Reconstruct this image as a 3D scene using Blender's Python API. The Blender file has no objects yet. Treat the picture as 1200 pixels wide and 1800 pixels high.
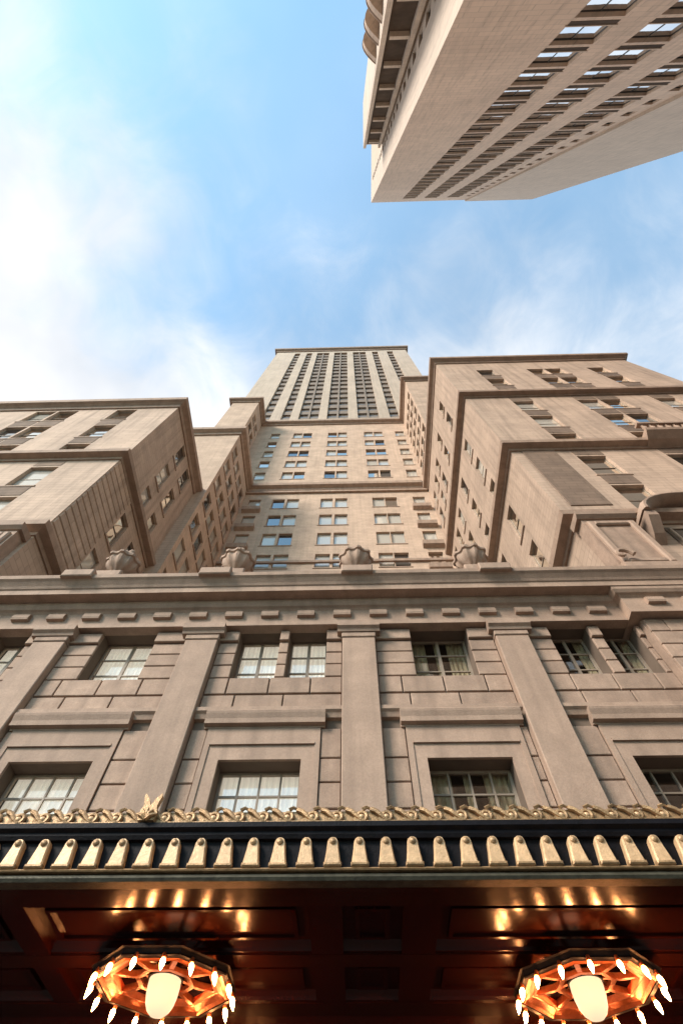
import bpy, bmesh, math, random
from mathutils import Matrix, Vector
random.seed(7)
R = math.radians
sc = bpy.context.scene
COL = sc.collection

# ------------------------------------------------------------------ camera
cd = bpy.data.cameras.new('camera'); cam = bpy.data.objects.new('camera', cd); COL.objects.link(cam)
def _n(v): return Vector(v).normalized()
F = math.sqrt(-((7 * 48) + 445 * -1750.0))            # focal length in 1800ths of the picture height
zc = _n((7, 445, -F)); dc = _n((48, -1750, -F)); xc = dc.cross(zc)
rot = Matrix(((xc.x, xc.y, xc.z), (dc.x, dc.y, dc.z), (zc.x, zc.y, zc.z)))
cam.matrix_world = Matrix.Translation((0, 0, 1.6)) @ rot.to_4x4()
cd.sensor_fit = 'VERTICAL'; cd.sensor_height = 36; cd.lens = 36 * F / 1800
cd.clip_start = 0.1; cd.clip_end = 5000
sc.camera = cam

# ------------------------------------------------------------------ sky and sun
SUN_AZ, SUN_EL = 50, 35      # degrees from the street side towards the left, and above the horizon
w = bpy.data.worlds.new('World'); sc.world = w; w.use_nodes = True
nt = w.node_tree; nt.nodes.clear(); N = nt.nodes; L = nt.links
sky = N.new('ShaderNodeTexSky'); sky.sky_type = 'NISHITA'; sky.sun_disc = False
sky.sun_elevation = R(SUN_EL); sky.sun_rotation = R(180 + SUN_AZ)
sky.air_density = 1.0; sky.dust_density = 0.25; sky.ozone_density = 0.35
bg1 = N.new('ShaderNodeBackground'); bg1.inputs[1].default_value = 0.15
tint = N.new('ShaderNodeMix'); tint.data_type = 'RGBA'; tint.blend_type = 'MULTIPLY'; tint.inputs[0].default_value = 1.0
tint.inputs[7].default_value = (0.78, 1.10, 1.04, 1); L.new(sky.outputs[0], tint.inputs[6]); L.new(tint.outputs[2], bg1.inputs[0])
tc = N.new('ShaderNodeTexCoord'); sep = N.new('ShaderNodeSeparateXYZ'); L.new(tc.outputs['Generated'], sep.inputs[0])
def M_(op, a, b=None, cl=False):
    n = N.new('ShaderNodeMath'); n.operation = op; n.use_clamp = cl
    for i, v in enumerate((a, b)):
        if v is None: continue
        if isinstance(v, (int, float)): n.inputs[i].default_value = v
        else: L.new(v, n.inputs[i])
    return n.outputs[0]
zz = M_('ADD', M_('MAXIMUM', sep.outputs[2], 0.0), 0.16)
px = M_('DIVIDE', sep.outputs[0], zz); py = M_('DIVIDE', sep.outputs[1], zz)
cmb = N.new('ShaderNodeCombineXYZ'); L.new(px, cmb.inputs[0]); L.new(py, cmb.inputs[1]); cmb.inputs[2].default_value = 3.7
n1 = N.new('ShaderNodeTexNoise'); n1.inputs['Scale'].default_value = 2.4; n1.inputs['Detail'].default_value = 6
n1.inputs['Roughness'].default_value = 0.52; n1.inputs['Distortion'].default_value = 0.35
L.new(cmb.outputs[0], n1.inputs['Vector'])
# a broad bank of cloud to one side of the street, haze thickening towards the horizon
n3 = N.new('ShaderNodeTexNoise'); n3.inputs['Scale'].default_value = 7.5; n3.inputs['Detail'].default_value = 7; n3.inputs['Roughness'].default_value = 0.6; n3.inputs['Distortion'].default_value = 0.6
L.new(cmb.outputs[0], n3.inputs['Vector'])
bank = M_('ADD', M_('ADD', M_('MULTIPLY', M_('MINIMUM', px, 0.0), -0.56), M_('MULTIPLY', M_('MAXIMUM', px, 0.0), -0.10)), M_('MULTIPLY', py, 0.52))
hor = M_('MULTIPLY', M_('SUBTRACT', 1.0, sep.outputs[2]), 0.70)
cov = M_('ADD', M_('ADD', M_('ADD', M_('MULTIPLY', n1.outputs[0], 0.52), M_('MULTIPLY', n3.outputs[0], 0.36)), bank), hor)
ramp = N.new('ShaderNodeMapRange'); ramp.interpolation_type = 'SMOOTHSTEP'
ramp.inputs[1].default_value = 0.40; ramp.inputs[2].default_value = 0.82; L.new(cov, ramp.inputs[0])
fac = M_('ADD', M_('MULTIPLY', ramp.outputs[0], 0.80), 0.16)
n2 = N.new('ShaderNodeTexNoise'); n2.inputs['Scale'].default_value = 3.3; n2.inputs['Detail'].default_value = 4
cm2 = N.new('ShaderNodeVectorMath'); cm2.operation = 'ADD'; cm2.inputs[1].default_value = (4.1, 2.2, 0)
L.new(cmb.outputs[0], cm2.inputs[0]); L.new(cm2.outputs[0], n2.inputs['Vector'])
cr = N.new('ShaderNodeValToRGB'); L.new(n2.outputs[0], cr.inputs[0])
cr.color_ramp.elements[0].position = 0.34; cr.color_ramp.elements[0].color = (0.68, 0.71, 0.76, 1)
cr.color_ramp.elements[1].position = 0.66; cr.color_ramp.elements[1].color = (1.06, 1.03, 1.0, 1)
bg2 = N.new('ShaderNodeBackground'); bg2.inputs[1].default_value = 0.48; L.new(cr.outputs[0], bg2.inputs[0])
mx = N.new('ShaderNodeMixShader'); L.new(fac, mx.inputs[0]); L.new(bg1.outputs[0], mx.inputs[1]); L.new(bg2.outputs[0], mx.inputs[2])
wo = N.new('ShaderNodeOutputWorld'); L.new(mx.outputs[0], wo.inputs[0])
sl = bpy.data.lights.new('sun', 'SUN'); sl.energy = 2.2; sl.angle = R(20); sl.color = (1, 0.91, 0.80)
so = bpy.data.objects.new('sun', sl); COL.objects.link(so)
sdir = Vector((-math.cos(R(SUN_EL)) * math.sin(R(SUN_AZ)), -math.cos(R(SUN_EL)) * math.cos(R(SUN_AZ)), math.sin(R(SUN_EL))))
so.rotation_euler = (-sdir).to_track_quat('-Z', 'Y').to_euler(); so.location = sdir * 300
vs = sc.view_settings; vs.view_transform = 'Standard'; vs.look = 'None'; vs.gamma = 1; vs.exposure = 1.33; vs.use_curve_mapping = False

# ------------------------------------------------------------------ materials
MAT = {}
def mat(name, col, rough=0.7, metal=0.0, var=0.12, nscale=3.0, bump=0.0, bscale=30.0, ior=1.45, course=None, streak=0.0, coat=0.0, emit=None, grain=None):
    m = bpy.data.materials.new(name); m.use_nodes = True; t = m.node_tree; n = t.nodes; l = t.links
    b = n['Principled BSDF']; b.inputs['Roughness'].default_value = rough; b.inputs['Metallic'].default_value = metal
    b.inputs['IOR'].default_value = ior; b.inputs['Coat Weight'].default_value = coat; b.inputs['Coat Roughness'].default_value = 0.12
    g = n.new('ShaderNodeNewGeometry')
    out = None
    def mixc(fac, a, bb, mode='MIX'):
        x = n.new('ShaderNodeMix'); x.data_type = 'RGBA'; x.blend_type = mode
        for sock, v in ((x.inputs[0], fac), (x.inputs[6], a), (x.inputs[7], bb)):
            if isinstance(v, (int, float)): sock.default_value = v
            elif isinstance(v, tuple): sock.default_value = v
            else: l.new(v, sock)
        return x.outputs[2]
    lo = tuple(c * (1 - var) for c in col) + (1,); hi = tuple(min(1, c * (1 + var)) for c in col) + (1,)
    ns = n.new('ShaderNodeTexNoise'); ns.inputs['Scale'].default_value = nscale; ns.inputs['Detail'].default_value = 5; ns.inputs['Roughness'].default_value = 0.6
    l.new(g.outputs['Position'], ns.inputs['Vector'])
    cr = n.new('ShaderNodeMapRange'); cr.inputs[1].default_value = 0.3; cr.inputs[2].default_value = 0.7; l.new(ns.outputs[0], cr.inputs[0])
    c = mixc(cr.outputs[0], lo, hi)
    oi = n.new('ShaderNodeObjectInfo')
    rr = n.new('ShaderNodeMapRange'); rr.inputs[3].default_value = 1 - var * 0.8; rr.inputs[4].default_value = 1 + var * 0.5; l.new(oi.outputs['Random'], rr.inputs[0])
    cb = n.new('ShaderNodeCombineColor')
    for i in range(3): l.new(rr.outputs[0], cb.inputs[i])
    c = mixc(1.0, c, cb.outputs[0], 'MULTIPLY')
    if bump >= .3:
        fs = n.new('ShaderNodeTexNoise'); fs.inputs['Scale'].default_value = 22; fs.inputs['Detail'].default_value = 4; fs.inputs['Roughness'].default_value = 0.7; l.new(g.outputs['Position'], fs.inputs['Vector'])
        fm = n.new('ShaderNodeMapRange'); fm.inputs[1].default_value = 0.3; fm.inputs[2].default_value = 0.7; fm.inputs[3].default_value = 0.86; fm.inputs[4].default_value = 1.1; l.new(fs.outputs[0], fm.inputs[0])
        fc = n.new('ShaderNodeCombineColor')
        for i in range(3): l.new(fm.outputs[0], fc.inputs[i])
        c = mixc(1.0, c, fc.outputs[0], 'MULTIPLY')
    heights = []
    if streak:
        mp = n.new('ShaderNodeMapping'); mp.inputs['Scale'].default_value = (3.0, 3.0, 0.2); l.new(g.outputs['Position'], mp.inputs[0])
        s2 = n.new('ShaderNodeTexNoise'); s2.inputs['Scale'].default_value = 1.0; s2.inputs['Detail'].default_value = 6; l.new(mp.outputs[0], s2.inputs['Vector'])
        sr = n.new('ShaderNodeMapRange'); sr.inputs[1].default_value = 0.47; sr.inputs[2].default_value = 0.72; sr.inputs[4].default_value = streak; l.new(s2.outputs[0], sr.inputs[0])
        c = mixc(sr.outputs[0], c, tuple(x * 0.5 for x in col) + (1,))
    if course:
        h, wd, k = course
        sp = n.new('ShaderNodeSeparateXYZ'); l.new(g.outputs['Position'], sp.inputs[0])
        ad = n.new('ShaderNodeMath'); ad.operation = 'ADD'; l.new(sp.outputs[0], ad.inputs[0]); l.new(sp.outputs[1], ad.inputs[1])
        cx = n.new('ShaderNodeCombineXYZ'); l.new(ad.outputs[0], cx.inputs[0]); l.new(sp.outputs[2], cx.inputs[1])
        br = n.new('ShaderNodeTexBrick'); l.new(cx.outputs[0], br.inputs['Vector'])
        br.inputs['Scale'].default_value = 1.0; br.inputs['Brick Width'].default_value = wd; br.inputs['Row Height'].default_value = h
        br.inputs['Mortar Size'].default_value = 0.035 if h > 0.3 else 0.018; br.inputs['Mortar Smooth'].default_value = 0.3; br.inputs['Bias'].default_value = 0.0
        br.inputs['Color1'].default_value = (1, 1, 1, 1); br.inputs['Color2'].default_value = (1 - k * 0.6,) * 3 + (1,); br.inputs['Mortar'].default_value = (1 - k * 1.6,) * 3 + (1,)
        c = mixc(1.0, c, br.outputs[0], 'MULTIPLY')
        heights.append((br.outputs['Fac'], -0.02))
    if grain:
        mp = n.new('ShaderNodeMapping'); mp.inputs['Scale'].default_value = grain; l.new(g.outputs['Position'], mp.inputs[0])
        s3 = n.new('ShaderNodeTexNoise'); s3.inputs['Scale'].default_value = 1.0; s3.inputs['Detail'].default_value = 6; s3.inputs['Distortion'].default_value = 0.8; l.new(mp.outputs[0], s3.inputs['Vector'])
        c = mixc(s3.outputs[0], tuple(x * 0.45 for x in col) + (1,), c)
    l.new(c, b.inputs['Base Color'])
    if bump or heights:
        nb = n.new('ShaderNodeTexNoise'); nb.inputs['Scale'].default_value = bscale; nb.inputs['Detail'].default_value = 6; l.new(g.outputs['Position'], nb.inputs['Vector'])
        bp = n.new('ShaderNodeBump'); bp.inputs['Strength'].default_value = max(bump, 0.15); bp.inputs['Distance'].default_value = 0.02
        hh = nb.outputs[0]
        if heights:
            ma = n.new('ShaderNodeMath'); ma.operation = 'MULTIPLY_ADD'; l.new(heights[0][0], ma.inputs[0]); ma.inputs[1].default_value = -1.2; l.new(hh, ma.inputs[2]); hh = ma.outputs[0]
        l.new(hh, bp.inputs['Height']); l.new(bp.outputs[0], b.inputs['Normal'])
        # uneven polish
    if emit:
        b.inputs['Emission Color'].default_value = tuple(emit[0]) + (1,); b.inputs['Emission Strength'].default_value = emit[1]
    MAT[name] = m; return m

STONE = (0.385, 0.268, 0.20)
mat('limestone', STONE, 0.85, var=0.17, nscale=2.6, bump=0.5, bscale=45, streak=0.5)
mat('limestone_trim', (0.375, 0.261, 0.194), 0.8, var=0.12, nscale=1.7, bump=0.45, bscale=40, streak=0.45)
mat('wing_stone', (0.52, 0.378, 0.285), 0.85, var=0.15, nscale=0.45, bump=0.2, bscale=12, course=(0.30, 1.1, 0.16), streak=0.6)
mat('court_brick', (0.57, 0.415, 0.31), 0.9, var=0.16, nscale=0.6, bump=0.2, bscale=10, course=(0.30, 0.9, 0.16), streak=0.25)
mat('tower_stone', (0.52, 0.415, 0.325), 0.85, var=0.10, nscale=0.2, bump=0.15, bscale=6, course=(0.6, 1.4, 0.12), streak=0.3)
mat('brown_brick', (0.21, 0.145, 0.105), 0.9, var=0.2, nscale=0.9, bump=0.2, bscale=14, course=(0.30, 0.9, 0.22), streak=0.2)
mat('dark_stone', (0.16, 0.115, 0.085), 0.9, var=0.2, nscale=1.0, bump=0.2, bscale=20)
mat('spandrel', (0.235, 0.18, 0.137), 0.7, var=0.15, nscale=0.7)
mat('pale_facing', (0.62, 0.50, 0.40), 0.75, var=0.06, nscale=0.15, bump=0.1, bscale=8, course=(0.9, 2.0, 0.12), streak=0.4)
mat('buff_facing', (0.66, 0.50, 0.385), 0.8, var=0.08, nscale=0.12, bump=0.1, bscale=8, course=(0.75, 1.6, 0.15), streak=0.4)
mat('brown_glazing', (0.075, 0.053, 0.038), 0.85, ior=1.2, var=0.3, nscale=0.5)
mat('sash', (0.30, 0.235, 0.18), 0.5, var=0.15, nscale=4)
mat('dark_sash', (0.05, 0.045, 0.04), 0.45, var=0.2, nscale=4)
mat('gold', (0.40, 0.25, 0.13), 0.45, metal=0.35, var=0.28, nscale=14, bump=0.4, bscale=60)
mat('pale_gold', (0.70, 0.455, 0.255), 0.42, metal=0.15, var=0.15, nscale=16, bump=0.35, bscale=60)
mat('black_iron', (0.005, 0.0045, 0.0065), 0.6, ior=1.25, var=0.4, nscale=9, bump=0.3, bscale=40)
mat('green_bronze', (0.075, 0.07, 0.05), 0.5, metal=0.3, var=0.45, nscale=7, bump=0.3, bscale=40)
mat('mahogany', (0.042, 0.0085, 0.0042), 0.21, var=0.2, nscale=2, bump=0.06, bscale=6, coat=0.0, grain=(3, 30, 30))
mat('mahogany_dark', (0.035, 0.005, 0.003), 0.22, var=0.2, nscale=2, bump=0.05, bscale=8, coat=0.0, grain=(30, 3, 30))
mat('copper', (0.55, 0.16, 0.065), 0.3, metal=0.75, var=0.25, nscale=10, bump=0.3, bscale=50)
mat('asphalt', (0.04, 0.04, 0.042), 0.9, var=0.3, nscale=4, bump=0.6, bscale=120)
mat('paving', (0.06, 0.057, 0.055), 0.85, var=0.15, nscale=2, bump=0.3, bscale=60, course=(0.8, 0.8, 0.15))
mat('road_paint', (0.75, 0.70, 0.55), 0.8, var=0.15, nscale=8)
mat('roofing', (0.06, 0.057, 0.055), 0.95, var=0.2)
mat('bulb_glass', (1, 0.8, 0.55), 0.3, var=0.0, emit=((1.0, 0.38, 0.12), 60))
mat('bowl_glass', (0.35, 0.30, 0.24), 0.45, var=0.0, emit=((1.0, 0.72, 0.46), 0.42))
def glassmat(name, tint, gl, rough, dark):
    m = bpy.data.materials.new(name); m.use_nodes = True; t = m.node_tree; n = t.nodes; l = t.links
    out = n['Material Output']; n.remove(n['Principled BSDF'])
    d = n.new('ShaderNodeBsdfDiffuse'); d.inputs[0].default_value = dark + (1,)
    g = n.new('ShaderNodeBsdfGlossy'); g.inputs[0].default_value = tint + (1,); g.inputs['Roughness'].default_value = rough
    fr = n.new('ShaderNodeFresnel'); fr.inputs[0].default_value = 1.5
    ma = n.new('ShaderNodeMath'); ma.operation = 'MULTIPLY_ADD'; l.new(fr.outputs[0], ma.inputs[0]); ma.inputs[1].default_value = 1.0; ma.inputs[2].default_value = gl; ma.use_clamp = True
    mx = n.new('ShaderNodeMixShader'); l.new(ma.outputs[0], mx.inputs[0]); l.new(d.outputs[0], mx.inputs[1]); l.new(g.outputs[0], mx.inputs[2]); l.new(mx.outputs[0], out.inputs[0])
    ge = n.new('ShaderNodeNewGeometry'); nb = n.new('ShaderNodeTexNoise'); nb.inputs['Scale'].default_value = 1.6; l.new(ge.outputs['Position'], nb.inputs['Vector'])
    bp = n.new('ShaderNodeBump'); bp.inputs['Strength'].default_value = 0.06; bp.inputs['Distance'].default_value = 0.05; l.new(nb.outputs[0], bp.inputs['Height']); l.new(bp.outputs[0], g.inputs['Normal'])
    MAT[name] = m
glassmat('glass', (1.0, 0.94, 0.84), 0.58, 0.03, (0.03, 0.032, 0.035))
glassmat('tower_glass', (0.9, 0.95, 1.0), 0.72, 0.04, (0.02, 0.02, 0.025))
glassmat('blind_glass', (1.0, 0.95, 0.86), 0.16, 0.05, (0.50, 0.47, 0.42))
glassmat('dark_glass', (0.9, 0.95, 0.95), 0.25, 0.04, (0.02, 0.02, 0.022))
glassmat('strip_glass', (0.9, 0.88, 0.85), 0.04, 0.1, (0.17, 0.145, 0.125))
glassmat('dim_glass', (0.9, 0.85, 0.8), 0.05, 0.06, (0.05, 0.042, 0.035))

def clearglass(name):
    m = bpy.data.materials.new(name); m.use_nodes = True; t = m.node_tree; n = t.nodes; l = t.links
    out = n['Material Output']; n.remove(n['Principled BSDF'])
    tr = n.new('ShaderNodeBsdfTransparent'); tr.inputs[0].default_value = (0.95, 0.94, 0.91, 1)
    g = n.new('ShaderNodeBsdfGlossy'); g.inputs['Roughness'].default_value = 0.02
    mx = n.new('ShaderNodeMixShader'); mx.inputs[0].default_value = 0.13; l.new(tr.outputs[0], mx.inputs[1]); l.new(g.outputs[0], mx.inputs[2]); l.new(mx.outputs[0], out.inputs[0])
    MAT[name] = m
clearglass('clear_glass')
mat('curtain', (0.86, 0.83, 0.77), 0.9, var=0.05, nscale=3, emit=((1.0, 0.93, 0.82), 0.20))  # the cloth itself glows, standing in for lamps in the room behind
mat('drape', (0.55, 0.47, 0.33), 0.9, var=0.15, nscale=3)
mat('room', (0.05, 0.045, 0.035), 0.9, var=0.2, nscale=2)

# ------------------------------------------------------------------ mesh helpers
class MB:
    def __init__(s): s.v = []; s.f = []
    def box(s, x0, x1, y0, y1, z0, z1):
        b = len(s.v)
        s.v += [(x0, y0, z0), (x1, y0, z0), (x1, y1, z0), (x0, y1, z0), (x0, y0, z1), (x1, y0, z1), (x1, y1, z1), (x0, y1, z1)]
        s.f += [tuple(b + i for i in q) for q in ((3, 2, 1, 0), (4, 5, 6, 7), (0, 1, 5, 4), (1, 2, 6, 5), (2, 3, 7, 6), (3, 0, 4, 7))]
        return s
    def quad(s, *p):
        b = len(s.v); s.v += list(p); s.f.append(tuple(range(b, b + len(p)))); return s
    def block(s, x0, x1, yf, yb, z0, z1, c=0.012):                     # chamfered front face
        b = len(s.v)
        for y, e in ((yb, 0), (yf + c, 0), (yf, c)):
            s.v += [(x0 + e, y, z0 + e), (x1 - e, y, z0 + e), (x1 - e, y, z1 - e), (x0 + e, y, z1 - e)]
        for r in (0, 4):
            for i in range(4):
                j = (i + 1) % 4; s.f.append((b + r + i, b + r + j, b + r + 4 + j, b + r + 4 + i))
        s.f.append((b + 8, b + 9, b + 10, b + 11)); s.f.append((b + 3, b + 2, b + 1, b)); return s
    def loft(s, rings, closed=True, caps=True):
        b = len(s.v); n = len(rings[0])
        for r in rings: s.v += list(r)
        for k in range(len(rings) - 1):
            for i in range(n if closed else n - 1):
                j = (i + 1) % n; s.f.append((b + k * n + i, b + k * n + j, b + (k + 1) * n + j, b + (k + 1) * n + i))
        if caps:
            s.f.append(tuple(b + i for i in reversed(range(n)))); e = b + (len(rings) - 1) * n; s.f.append(tuple(e + i for i in range(n)))
        return s
    def prof(s, pts, x0, x1): return s.loft([[(x0, y, z) for y, z in pts], [(x1, y, z) for y, z in pts]])
    def sweep(s, pts, path):
        # profile pts (d = outwards, z) swept round a plan path of (x, y, nx, ny): mitred outward vector
        return s.loft([[(x + nx * d, y + ny * d, z) for d, z in pts] for x, y, nx, ny in path])
    def lathe(s, prof, cx=0, cy=0, n=16, sq=None):
        rings = []
        for r, z in prof:
            rings.append([(cx + r * math.cos(2 * math.pi * (i + .5) / n), cy + r * math.sin(2 * math.pi * (i + .5) / n), z) for i in range(n)])
        return s.loft(rings)
    def tube(s, pts, r, n=6, r1=None):
        rings = []; m = len(pts)
        for k, p in enumerate(pts):
            a = Vector(pts[max(0, k - 1)]); c = Vector(pts[min(m - 1, k + 1)]); t = (c - a).normalized()
            u = t.cross(Vector((0.3, 1, 0.2))).normalized(); v = t.cross(u)
            rr = r if r1 is None else r + (r1 - r) * k / (m - 1)
            rings.append([tuple(Vector(p) + rr * (u * math.cos(2 * math.pi * i / n) + v * math.sin(2 * math.pi * i / n))) for i in range(n)])
        return s.loft(rings)
    def poly(s, outline, yf, yb):                                       # outline of (x, z), extruded in y
        return s.loft([[(x, yb, z) for x, z in outline], [(x, yf, z) for x, z in outline]])
    def mesh(s, name, m, smooth=False):
        me = bpy.data.meshes.new(name); me.from_pydata(s.v, [], s.f)
        bm = bmesh.new(); bm.from_mesh(me); bmesh.ops.recalc_face_normals(bm, faces=bm.faces); bm.to_mesh(me); bm.free()
        me.materials.append(MAT[m])
        if smooth:
            me.polygons.foreach_set('use_smooth', [True] * len(me.polygons)); me.set_sharp_from_angle(angle=R(40))
        return me
    def build(s, name, m, parent=None, loc=(0, 0, 0), rz=0, smooth=False): return ob(name, s.mesh(name, m, smooth), parent, loc, rz)
def ob(name, data, parent=None, loc=(0, 0, 0), rz=0):
    o = bpy.data.objects.new(name, data); COL.objects.link(o); o.location = loc; o.rotation_euler = (0, 0, rz)
    if parent: o.parent = parent
    return o
def tag(o, label, cat, group=None, kind=None):
    o['label'] = label; o['category'] = cat
    if group: o['group'] = group
    if kind: o['kind'] = kind
    return o
def struct(o): o['kind'] = 'structure'; return o

# a wall sheet in its own frame (u along the wall, y into the building) with recessed rectangular openings
def wall(name, m, parent, loc, rz, u0, u1, z0, z1, holes, depth):
    us = sorted({u0, u1} | {v for h in holes for v in (h[0], h[1]) if u0 < v < u1})
    zs = sorted({z0, z1} | {v for h in holes for v in (h[2], h[3]) if z0 < v < z1})
    hs = set()
    for h in holes:
        for i in range(len(us) - 1):
            if us[i] >= h[0] - 1e-6 and us[i + 1] <= h[1] + 1e-6:
                for k in range(len(zs) - 1):
                    if zs[k] >= h[2] - 1e-6 and zs[k + 1] <= h[3] + 1e-6: hs.add((i, k))
    mb = MB()
    for i in range(len(us) - 1):
        k = 0
        while k < len(zs) - 1:                                             # join free cells of a column into one tall quad
            if (i, k) in hs: k += 1; continue
            j = k
            while j + 1 < len(zs) - 1 and (i, j + 1) not in hs: j += 1
            mb.quad((us[i], 0, zs[k]), (us[i + 1], 0, zs[k]), (us[i + 1], 0, zs[j + 1]), (us[i], 0, zs[j + 1])); k = j + 1
    me = bpy.data.meshes.new(name)
    for h in holes:
        a, b, c, d = h[:4]; e = depth
        mb.quad((a, 0, c), (a, e, c), (a, e, d), (a, 0, d)); mb.quad((b, 0, c), (b, 0, d), (b, e, d), (b, e, c))
        mb.quad((a, 0, d), (a, e, d), (b, e, d), (b, 0, d)); mb.quad((a, 0, c), (b, 0, c), (b, e, c), (a, e, c))
    me.from_pydata(mb.v, [], mb.f); me.materials.append(MAT[m])
    return ob(name, me, parent, loc, rz)

_cache = {}
def window(parent, loc, rz, wd, ht, nx, nz, glass='glass', frame='sash', t=0.05, d=0.07, sill=None, jitter=0.0, mid=0.0):
    """window (frame and glazing bars) > pane ...; local x along the wall, y inwards, origin at the middle of the opening"""
    if glass == 'court': glass = random.choice(('blind_glass', 'blind_glass', 'blind_glass', 'dark_glass', 'blind_glass', 'glass'))
    if glass == 'glass': glass = random.choice(('glass', 'glass', 'glass', 'blind_glass', 'dark_glass'))
    key = (round(wd, 3), round(ht, 3), nx, nz, frame, t, mid)
    if key not in _cache:
        mb = MB(); a, b = -wd / 2, wd / 2; c, e = -ht / 2, ht / 2
        mb.box(a, a + t, 0, d, c, e); mb.box(b - t, b, 0, d, c, e); mb.box(a + t, b - t, 0, d, c, c + t); mb.box(a + t, b - t, 0, d, e - t, e)
        for i in range(1, nx):
            x = a + wd * i / nx; q = t * (0.5 if i * 2 != nx or not mid else 1.1); mb.box(x - q / 1.6, x + q / 1.6, 0.006, d - 0.01, c + t, e - t)
        for i in range(1, nz):
            z = c + ht * i / nz; mb.box(a + t, b - t, 0.012, d - 0.015, z - t * 0.32, z + t * 0.32)
        _cache[key] = mb.mesh('window', frame)
    wn = ob('window', _cache[key], parent, loc, rz)
    pk = ('p', round(wd / nx, 3), round(ht / nz, 3), glass)
    if pk not in _cache:
        pw, ph = wd / nx / 2 - 0.004, ht / nz / 2 - 0.004
        _cache[pk] = MB().box(-pw, pw, -0.004, 0.004, -ph, ph).mesh('pane', glass)
    for i in range(nx):
        for k in range(nz):
            p = ob('pane', _cache[pk], wn, (-wd / 2 + wd * (i + .5) / nx, 0.05, -ht / 2 + ht * (k + .5) / nz))
            if jitter: p.rotation_euler = (random.uniform(-1, 1) * jitter, 0, random.uniform(-1, 1) * jitter)
    if sill:
        sk = ('s', round(wd, 3), sill)
        if sk not in _cache: _cache[sk] = MB().block(-wd / 2 - 0.12, wd / 2 + 0.12, -0.12, 0.35, -0.14, 0, 0.02).mesh('sill', sill[0])
        ob('sill', _cache[sk], wn, (0, -sill[1], -ht / 2))
    return wn

# ------------------------------------------------------------------ ground
road = struct(MB().quad((-1500, -1500, 0), (1500, -1500, 0), (1500, 1500, 0), (-1500, 1500, 0)).build('ground', 'asphalt'))
struct(MB().box(-150, 150, -1.6, 9.5, 0.004, 0.14).build('pavement', 'paving'))
struct(MB().box(-150, 150, -13.0, -10.2, 0.004, 0.14).build('pavement', 'paving'))
pm = struct(MB().box(-150, 150, -5.95, -5.83, 0.004, 0.008).build('lane_marking', 'road_paint'))

# ------------------------------------------------------------------ the hotel
D = 9.5
hotel = ob('hotel_building', None); hotel.location = (0, 0, 0)
tag(hotel, 'tall tan stone hotel with pilastered base, two wings round a court and a central tower', 'building')
XL, XR = -12.5, 8.7                                  # inner faces of the two wings
BW = 9.60                                            # plane of the base wall behind its stone blocks
PIL = [-8.45, -4.18, 0.17, 4.37]
PW = 0.45
# openings of the base: (x0, x1, z0, z1)
UP = [(-7.16, -5.57), (-3.2, -2.03), (-1.78, -0.72), (1.62, 3.22), (5.5, 6.62), (6.93, 7.95), (-11.55, -10.55), (-10.25, -9.25)]
LO = [(-7.47, -5.63), (-2.93, -1.15), (1.54, 3.34), (5.86, 7.66), (-11.4, -9.6)]
UZ = (11.19, 12.96); LZ = (6.13, 8.80)
holes = [(a, b, *UZ) for a, b in UP] + [(a, b, *LZ) for a, b in LO]
base = wall('facade_wall', 'dark_stone', hotel, (0, BW, 0), 0, -13.2, 8.4, 0.14, 13.6, holes, 0.46)
def curtain(win, x0, x1, z0, z1, m, name):
    """pleated cloth hanging behind the glass; x and z in the window's own frame"""
    n = max(8, int((x1 - x0) / 0.022)); mb = MB(); ph = random.random() * 6
    z1 += .35
    top = [(x0 + (x1 - x0) * i / n, 0.17 + 0.022 * math.sin(i * 1.15 + ph) + 0.012 * math.sin(i * .43 + ph), z1) for i in range(n + 1)]
    bot = [(x, 0.17 + (y - 0.17) * 1.3, z0) for x, y, z in top]
    mb.loft([bot, top], closed=False, caps=False); return mb.build(name, m, win, smooth=True)
for zr, ws, nx, nz, dy in ((UZ, UP, 2, 3, 0.40), (LZ, LO, 4, 5, 0.36)):
    for a, b in ws:
        hw, hh = (b - a) / 2, (zr[1] - zr[0]) / 2
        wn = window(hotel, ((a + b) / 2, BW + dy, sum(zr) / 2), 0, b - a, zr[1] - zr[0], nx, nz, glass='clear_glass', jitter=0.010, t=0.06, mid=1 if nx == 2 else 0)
        if a < 0.5: curtain(wn, -hw, hw, -hh, hh, 'curtain', 'curtain')
        elif a < 4:
            curtain(wn, -hw, -hw * .42, -hh, hh, 'drape', 'drape'); curtain(wn, hw * .35, hw, -hh, hh, 'drape', 'drape'); curtain(wn, -hw * .12, hw * .02, -hh, hh, 'drape', 'drape')
        else:
            curtain(wn, -hw, -hw * .6, -hh, hh, 'drape', 'drape'); curtain(wn, hw * .5, hw, -hh, hh, 'drape', 'drape')
MB().box(-13.1, 8.3, 11.9, 12.0, 4.9, 13.55).build('room_wall', 'room', hotel)

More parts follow.
